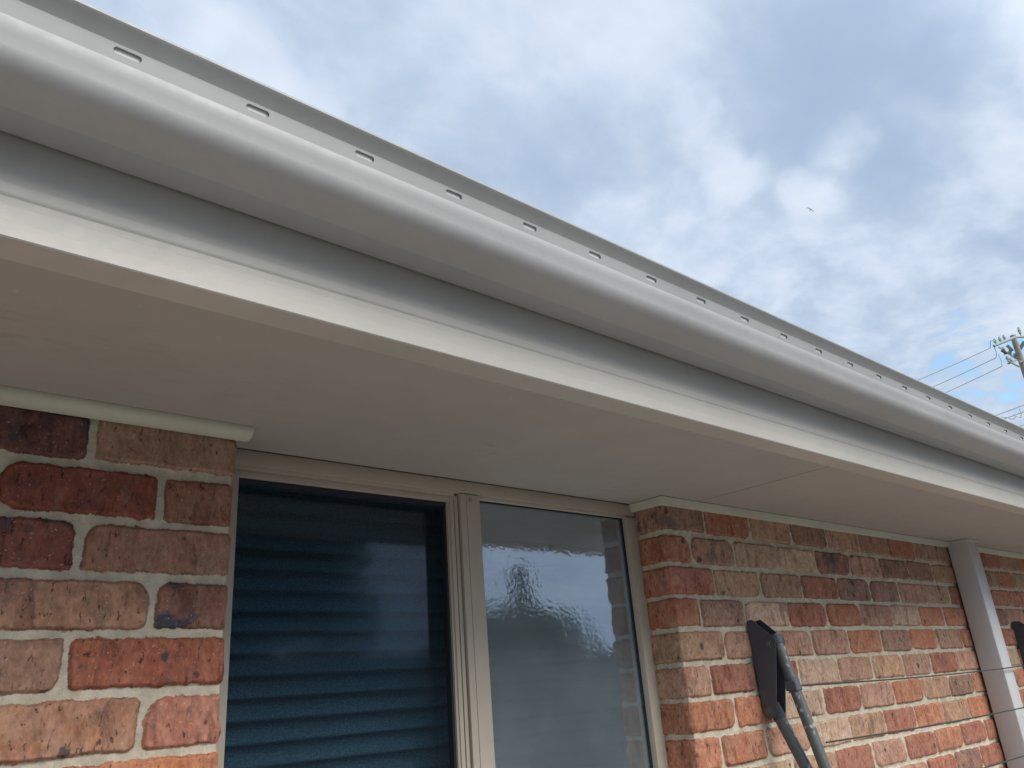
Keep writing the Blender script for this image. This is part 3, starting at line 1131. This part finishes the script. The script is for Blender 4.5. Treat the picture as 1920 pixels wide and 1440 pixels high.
m_.box(0.583 - 1.17, 1.757 - 1.17, -0.030, 0.030, 0.012, 0.052, 0.003)
hr = m_.build('head_rail', M_SLAT, bl, True, lift=False)

# ------------------------------------------------------------------ fold-down clothesline on the wall
cl = empty('clothesline', (2.11, 0.0, Z0 - 0.1))
tag(cl, 'dark grey fold-down clothesline hanging folded against the brick wall with thin line wires', 'clothesline')
OFF = Vector((2.11, 0.0, -0.1))


def loc(mb):
    mb.v = [tuple(Vector(p) - OFF) for p in mb.v]
    return mb


def plate(mb, x0, x1, poly):
    n_ = len(poly)
    mb.add([(x0, p[0], p[1]) for p in poly] + [(x1, p[0], p[1]) for p in poly],
           [tuple(range(n_)), tuple(range(2 * n_ - 1, n_ - 1, -1))] + [(k_, (k_ + 1) % n_, n_ + (k_ + 1) % n_, n_ + k_) for k_ in range(n_)])


def bracket(xc, flip=1):
    """pressed channel: two side plates joined by a back plate, xc is the middle of the channel"""
    poly = [(-0.004, 0.022), (-0.020, 0.0235), (-0.083, -0.034), (-0.0845, -0.040)]
    poly += [(-0.0475, -0.222), (-0.044, -0.231), (-0.036, -0.2375), (-0.022, -0.2390), (-0.012, -0.236), (-0.006, -0.228)]
    mb = MB()
    plate(mb, xc - 0.024, xc - 0.0215, poly)
    plate(mb, xc + 0.0215, xc + 0.024, poly)
    mb.box(xc - 0.0214, xc + 0.0214, -0.0065, -0.004, -0.22, 0.0215)
    return mb


def rounded_tube_path(p0, p1, n_=2):
    return [Vector(p0).lerp(Vector(p1), i_ / (n_ - 1)) for i_ in range(n_)]


for xc, lab in ((2.112, None), (4.272, None)):
    bo = loc(bracket(xc)).build('wall_bracket', M_DARK, cl, lift=False)
    side = -1
    for (yy, zz, rr) in ((-0.061, -0.046, 0.0062), (-0.0245, -0.2205, 0.0075)):
        mb = MB()
        mb.tube([(xc - 0.0260, yy, zz), (xc - 0.0240, yy, zz)], rr * 1.9, 20)
        mb.tube([(xc - 0.0320, yy, zz), (xc - 0.0260, yy, zz)], rr * 1.15, 6)
        mb.tube([(xc - 0.0360, yy, zz), (xc + 0.0280, yy, zz)], rr * 0.55, 10)
        loc(mb).build('bolt', M_BOLT, bo, False, lift=False)
    # main arm (round tube) and stay (flattened tube), both folded down
    a0 = Vector((xc + 0.003, -0.0700, -0.030))
    a1 = Vector((xc + 0.003, -0.0980, -0.158))
    a2 = Vector((xc + 0.003, -0.1420, -0.360))
    a3 = a2 + (a2 - a1).normalized() * 0.75
    mb = MB()
    mb.tube([a0 + (a0 - a1) * 0.06, a1, a2, a3], 0.0152, 18)
    arm = loc(mb).build('arm', M_TUBE, cl, True, lift=False)
    dr = (a1 - a0).normalized()
    mb = MB()
    mb.tube([a0 - dr * 0.004, a0 + dr * 0.018], 0.0182, 18)
    loc(mb).build('end_cap', M_DARK, arm, True, lift=False)
    mb = MB()
    mb.tube([a1 - dr * 0.019, a1 + dr * 0.016], [0.0180, 0.0186], 18)
    mb.box(xc - 0.022, xc - 0.014, a1.y - 0.020, a1.y + 0.012, a1.z - 0.014, a1.z + 0.010, 0.002)
    loc(mb).build('clamp', M_DARK, arm, True, lift=False)
    b0 = Vector((xc, -0.030, -0.216))
    b1 = Vector((xc + 0.001, -0.089, -0.362))
    b2 = b1 + (b1 - b0).normalized() * 0.5
    mb = MB()
    mb.tube([b0, b1, b2], 0.0165, 16, sx=0.82)
    st = loc(mb).build('stay', M_TUBE, cl, True, lift=False)
    mb = MB()
    db = (b1 - b0).normalized()
    mb.tube([b0 - db * 0.012, b0 + db * 0.028], 0.0185, 16, sx=0.86)
    loc(mb).build('end_cap', M_DARK, st, True, lift=False)
# line wires between the arms
for (y_, z_) in ((-0.112, -0.160), (-0.160, -0.302), (-0.192, -0.446), (-0.224, -0.590), (-0.256, -0.734)):
    pts = []
    for i in range(13):
        u = i / 12
        pts.append((2.115 + 2.16 * u, y_, z_ - 0.010 * 4 * u * (1 - u)))
    mb = MB()
    mb.tube(pts, 0.0023, 6)
    loc(mb).build('line_wire', M_WIRE, cl, True, lift=False)
mb = MB()
mb.tube([(2.115, -0.300, -1.085), (4.275, -0.300, -1.085)], 0.0152, 14)
loc(mb).build('front_bar', M_TUBE, cl, True, lift=False)

# ------------------------------------------------------------------ power pole and lines (30 m off)
PD = 31.6
ptop_ = px_point(1899, 629, PD)
pole = empty('power_pole', (ptop_.x, ptop_.y, 0))
tag(pole, 'weathered timber power pole with cross arms and insulators beyond the gutter', 'pole')
PO = Vector((ptop_.x, ptop_.y, 0))


def pl(mb):
    mb.v = [tuple(Vector(p) - PO) for p in mb.v]
    return mb


mb = MB()
mb.tube([(PO.x, PO.y, 0), (PO.x, PO.y, ptop_.z * 0.5), (PO.x, PO.y, ptop_.z)], [0.15, 0.115, 0.088], 14)
pl(mb).build('shaft', M_POLE, pole, True, lift=False)


def beam(a, b_, rad, mat, name, parent=pole):
    mb = MB()
    mb.tube([a, b_], rad, 6)
    return pl(mb).build(name, mat, parent, False, lift=False)


A = px_point
arm1 = beam(A(1863.5, 648.5, PD - 1.0), A(1903, 632.5, PD - 0.25), 0.045, M_GALV, 'cross_arm')
arm2 = beam(A(1874, 651, PD + 0.9), A(1917, 680, PD - 0.45), 0.042, M_GALV, 'cross_arm')
arm3 = beam(A(1889, 676, PD - 1.2), A(1912, 688, PD - 1.2), 0.034, M_GALV, 'cross_arm')
arm4 = beam(A(1904, 632, PD), A(1932, 631, PD + 0.6), 0.040, M_GALV, 'cross_arm')
beam(A(1877.5, 656.5, PD - 0.2), A(1888, 663, PD - 0.2), 0.05, M_DARK, 'switch')
beam(A(1888, 647.5, PD), A(1899, 658, PD), 0.055, M_GALV, 'switch')


def insulator(px, py, d, h, parent):
    p = A(px, py, d)
    mb = MB()
    mb.tube([p, p + Vector((0, 0, h * 0.3)), p + Vector((0, 0, h * 0.35)), p + Vector((0, 0, h * 0.55)), p + Vector((0, 0, h * 0.6)), p + Vector((0, 0, h))],
            [0.02, 0.02, 0.045, 0.04, 0.055, 0.03], 8)
    pl(mb).build('insulator', M_GALV, parent, True, lift=False)


for px, py, d in ((1868, 646.5, PD - 0.9), (1877, 643, PD - 0.7), (1885, 639.5, PD - 0.5)):
    insulator(px, py, d, 0.22, arm1)
for px, py, d in ((1884, 661, PD + 0.3), (1896, 666, PD), (1905, 673, PD - 0.2)):
    insulator(px, py, d, 0.2, arm2)
for px, py, d in ((1891, 678, PD - 1.2), (1898, 682, PD - 1.2)):
    insulator(px, py, d, 0.2, arm3)
insulator(1915, 631, PD + 0.2, 0.34, arm4)
# struts hanging off the arms
beam(A(1890, 682, PD - 1.2), A(1905, 675, PD - 0.9), 0.03, M_GALV, 'strut')
beam(A(1882, 664, PD), A(1895, 660, PD), 0.028, M_GALV, 'strut')
beam(A(1905, 640, PD), A(1913, 652, PD), 0.035, M_GALV, 'strut')
beam(A(1912, 655, PD), A(1921, 640, PD), 0.06, M_GALV, 'transformer')


def wire(pts, label, rad=0.014, loop=None):
    o3 = Vector(pts[0])
    mb = MB()
    mb.tube([Vector(p) - o3 for p in pts], rad, 5)
    ob = mb.build('power_line', M_CABLE, None, True, lift=False)
    ob.location = o3
    tag(ob, label, 'power line', 'overhead power lines')
    return ob


def sag(p0, p1, s, n_=10):
    return [p0.lerp(p1, i_ / n_) + Vector((0, 0, -s * 4 * (i_ / n_) * (1 - i_ / n_))) for i_ in range(n_ + 1)]


d0, d1 = PD - 0.9, 44.0
wire([A(1868, 643, d0), A(1862.5, 638, d0), A(1857, 638.5, d0), A(1856.8, 652.5, d0)] + sag(A(1856.5, 653, d0), A(1560, 772, d1), 0.12)[1:],
     'topmost thin overhead wire running from the pole behind the gutter')
wire([A(1863.5, 649, d0), A(1868, 660, d0), A(1868.3, 668, d0), A(1866, 671.5, d0)] + sag(A(1866, 671.5, d0), A(1560, 800, d1), 0.12)[1:],
     'middle thin overhead wire of the three leaving the pole')
wire([A(1872, 664, d0), A(1878, 678, d0), A(1879, 686, d0), A(1877, 687.5, d0)] + sag(A(1877, 687.5, d0), A(1560, 822, d1), 0.12)[1:],
     'third thin overhead wire, lowest of the three leaving the pole')
wire(sag(A(1960, 743, 24.0), A(1800, 802, 34.0), 0.03), 'upper cable of the pair with hanging loops above the gutter end')
wire(sag(A(1960, 757, 24.0), A(1800, 812, 34.0), 0.03), 'lower cable of the pair with hanging loops above the gutter end')
wire([A(1877, 781.5, 27.0), A(1888, 783, 27.0), A(1896, 786, 27.0), A(1901, 785.5, 27.0), A(1904.5, 781, 27.0), A(1901, 776.5, 27.0)],
     'short drooping loop of cable under the pair of cables', 0.012)
wire([A(1911, 766, 26.5), A(1915, 775, 26.5), A(1914, 783, 26.5), A(1906, 781, 26.5)], 'short hanging tail of cable nearest the photo edge', 0.012)
wire(sag(A(1980, 778, 22.0), A(1840, 817, 30.0), 0.03), 'cable just above the far gutter lip, upper one', 0.011)
wire(sag(A(1980, 784, 22.0), A(1840, 824, 30.0), 0.03), 'cable touching the far gutter lip, lowest of all', 0.011)

# ------------------------------------------------------------------ bird
bp = px_point(1520, 393, 60.0)
bird = empty('bird', bp)
bird.scale = (0.42, 0.42, 0.42)
tag(bird, 'tiny grey bird gliding high in the cloudy sky', 'bird')
mb = MB()
bd = (px_point(1536, 407, 60.0) - px_point(1502, 386, 60.0)).normalized()
body = Vector((bd.y, -bd.x, 0)).normalized()
mb.tube([body * -0.24, body * -0.14, body * 0.02, body * 0.16, body * 0.24, body * 0.31], [0.03, 0.045, 0.085, 0.07, 0.045, 0.008], 8)
for s_ in (-1, 1):
    wv = bd * s_
    pts_ = [(0, 0.10, 0), (0.28, 0.12, 0.05), (0.55, 0.02, 0.04), (0.74, -0.12, 0.0), (0.48, -0.10, 0.03), (0.25, -0.06, 0.04), (0, -0.08, 0)]
    for dz_ in (0.008, -0.008):
        mb.add([wv * p_[0] + body * p_[1] + Vector((0, 0, p_[2] + dz_)) for p_ in pts_], [(0, 1, 5, 6), (1, 2, 4, 5), (2, 3, 4)])
mb.add([body * -0.2 + bd * 0.03, body * -0.2 - bd * 0.03, body * -0.42 - bd * 0.09, body * -0.42 + bd * 0.09], [(0, 1, 2, 3)])
mb.build('body', M_BIRD, bird, False, lift=False)

# ------------------------------------------------------------------ garden side, seen in the window glass
fe = empty('back_fence', (6.0, -4.6, 0))
tag(fe, 'grey sheet metal fence mirrored along the bottom of the window glass', 'fence')
mb = MB()
pr = []
x = -10.0
while x < 14.0:
    pr += [(x, 0.0), (x + 0.06, 0.0), (x + 0.08, 0.025), (x + 0.12, 0.025), (x + 0.14, 0.0)]
    x += 0.2
n_ = len(pr)
mb.add([(p_[0], p_[1], z_) for z_ in (0.03, 2.28) for p_ in pr], [(i_, i_ + 1, n_ + i_ + 1, n_ + i_) for i_ in range(n_ - 1)])
mb.build('sheet', M_FENCE, fe, lift=False)
mb = MB()
mb.box(-10.0, 14.0, -0.02, 0.045, 2.281, 2.32, 0.004)
mb.build('top_rail', M_FENCE, fe, lift=False)
x = -10.0
while x <= 14.0:
    mb = MB()
    mb.box(x - 0.03, x + 0.03, -0.06, -0.002, 0.0, 2.28, 0.004)
    mb.build('post', M_FENCE, fe, lift=False)
    x += 2.4


def tree(name, label, pos, height, spread, nleaf, lsize, seed, spire=False):
    r = random.Random(seed)
    t_ = empty(name, pos)
    tag(t_, label, 'tree')
    mb = MB()
    top = Vector((0, 0, height * 0.62))
    mb.tube([(0, 0, 0), (0.05, 0.02, height * 0.3), top], [0.16, 0.12, 0.05], 9)
    cl_ = []
    for i_ in range(22):
        a_ = r.uniform(0, 6.28)
        rr = spread * (0.25 + 0.7 * r.random())
        zz = height * (0.45 + 0.42 * r.random() * (1 - 0.55 * rr / spread))
        if spire:      # a clipped dome with one thin leader standing out of it
            zz = height * (0.42 + 0.38 * math.sqrt(max(0.0, 1 - (rr / (spread * 1.02)) ** 2)) * r.uniform(0.75, 1.0))
        c_ = Vector((math.cos(a_) * rr, math.sin(a_) * rr, zz))
        cl_.append((c_, spread * (0.25 + 0.22 * r.random())))
        b0_ = Vector((0.02, 0.01, height * (0.28 + 0.3 * r.random())))
        mb.tube([b0_, b0_.lerp(c_, 0.55) + Vector((0, 0, 0.1)), c_], [0.05, 0.03, 0.012], 6)
    cl_.append((Vector((0, 0, height * (0.76 if spire else 0.84))), spread * (0.34 if spire else 0.42)))
    cl_.append((Vector((0, 0, height * 0.6)), spread * 0.6))
    if spire:
        for i_ in range(4):
            cl_.append((Vector((0.12 * r.random(), 0.05, height * (0.90 + 0.065 * i_))), spread * (0.10 + 0.03 * (i_ % 2) - 0.012 * i_)))
    mb.build('trunk', M_BARK, t_, True, lift=False)
    vs_, fs_ = [], []
    for i_ in range(nleaf):
        c_, rad_ = cl_[r.randrange(len(cl_))]
        while True:
            v_ = Vector((r.uniform(-1, 1), r.uniform(-1, 1), r.uniform(-1, 1)))
            if v_.length < 1:
                break
        p_ = c_ + v_ * rad_
        d_ = Vector((r.gauss(0, 1), r.gauss(0, 1), r.gauss(-0.3, 0.7))).normalized()
        sd_ = d_.cross(Vector((r.gauss(0, 1), r.gauss(0, 1), r.gauss(0, 1)))).normalized()
        l_ = lsize * r.uniform(0.6, 1.4)
        o_ = len(vs_)
        vs_ += [p_, p_ + d_ * l_ * 0.5 + sd_ * l_ * 0.2, p_ + d_ * l_, p_ + d_ * l_ * 0.5 - sd_ * l_ * 0.2]
        fs_.append((o_, o_ + 1, o_ + 2, o_ + 3))
    me = bpy.data.meshes.new('crown')
    me.from_pydata([tuple(v_) for v_ in vs_], [], fs_)
    me.materials.append(M_LEAF)
    co_ = bpy.data.objects.new('crown', me)
    COL.objects.link(co_)
    co_.parent = t_


def mirror_pos(az, dist):
    # a place seen in the glass at this angle: the mirrored eye stands behind the pane
    return (math.sin(R(az)) * dist, 1.57 - math.cos(R(az)) * dist, 0.0)


tree('garden_tree', 'round bushy tree with a spire mirrored in the frosted right pane', mirror_pos(42.2, 21.0), 4.45, 2.0, 80000, 0.09, 3, True)
tree('broad_tree', 'broad dark tree mirrored in the left pane behind the flyscreen', mirror_pos(23.5, 17.0), 7.4, 2.5, 90000, 0.12, 5)
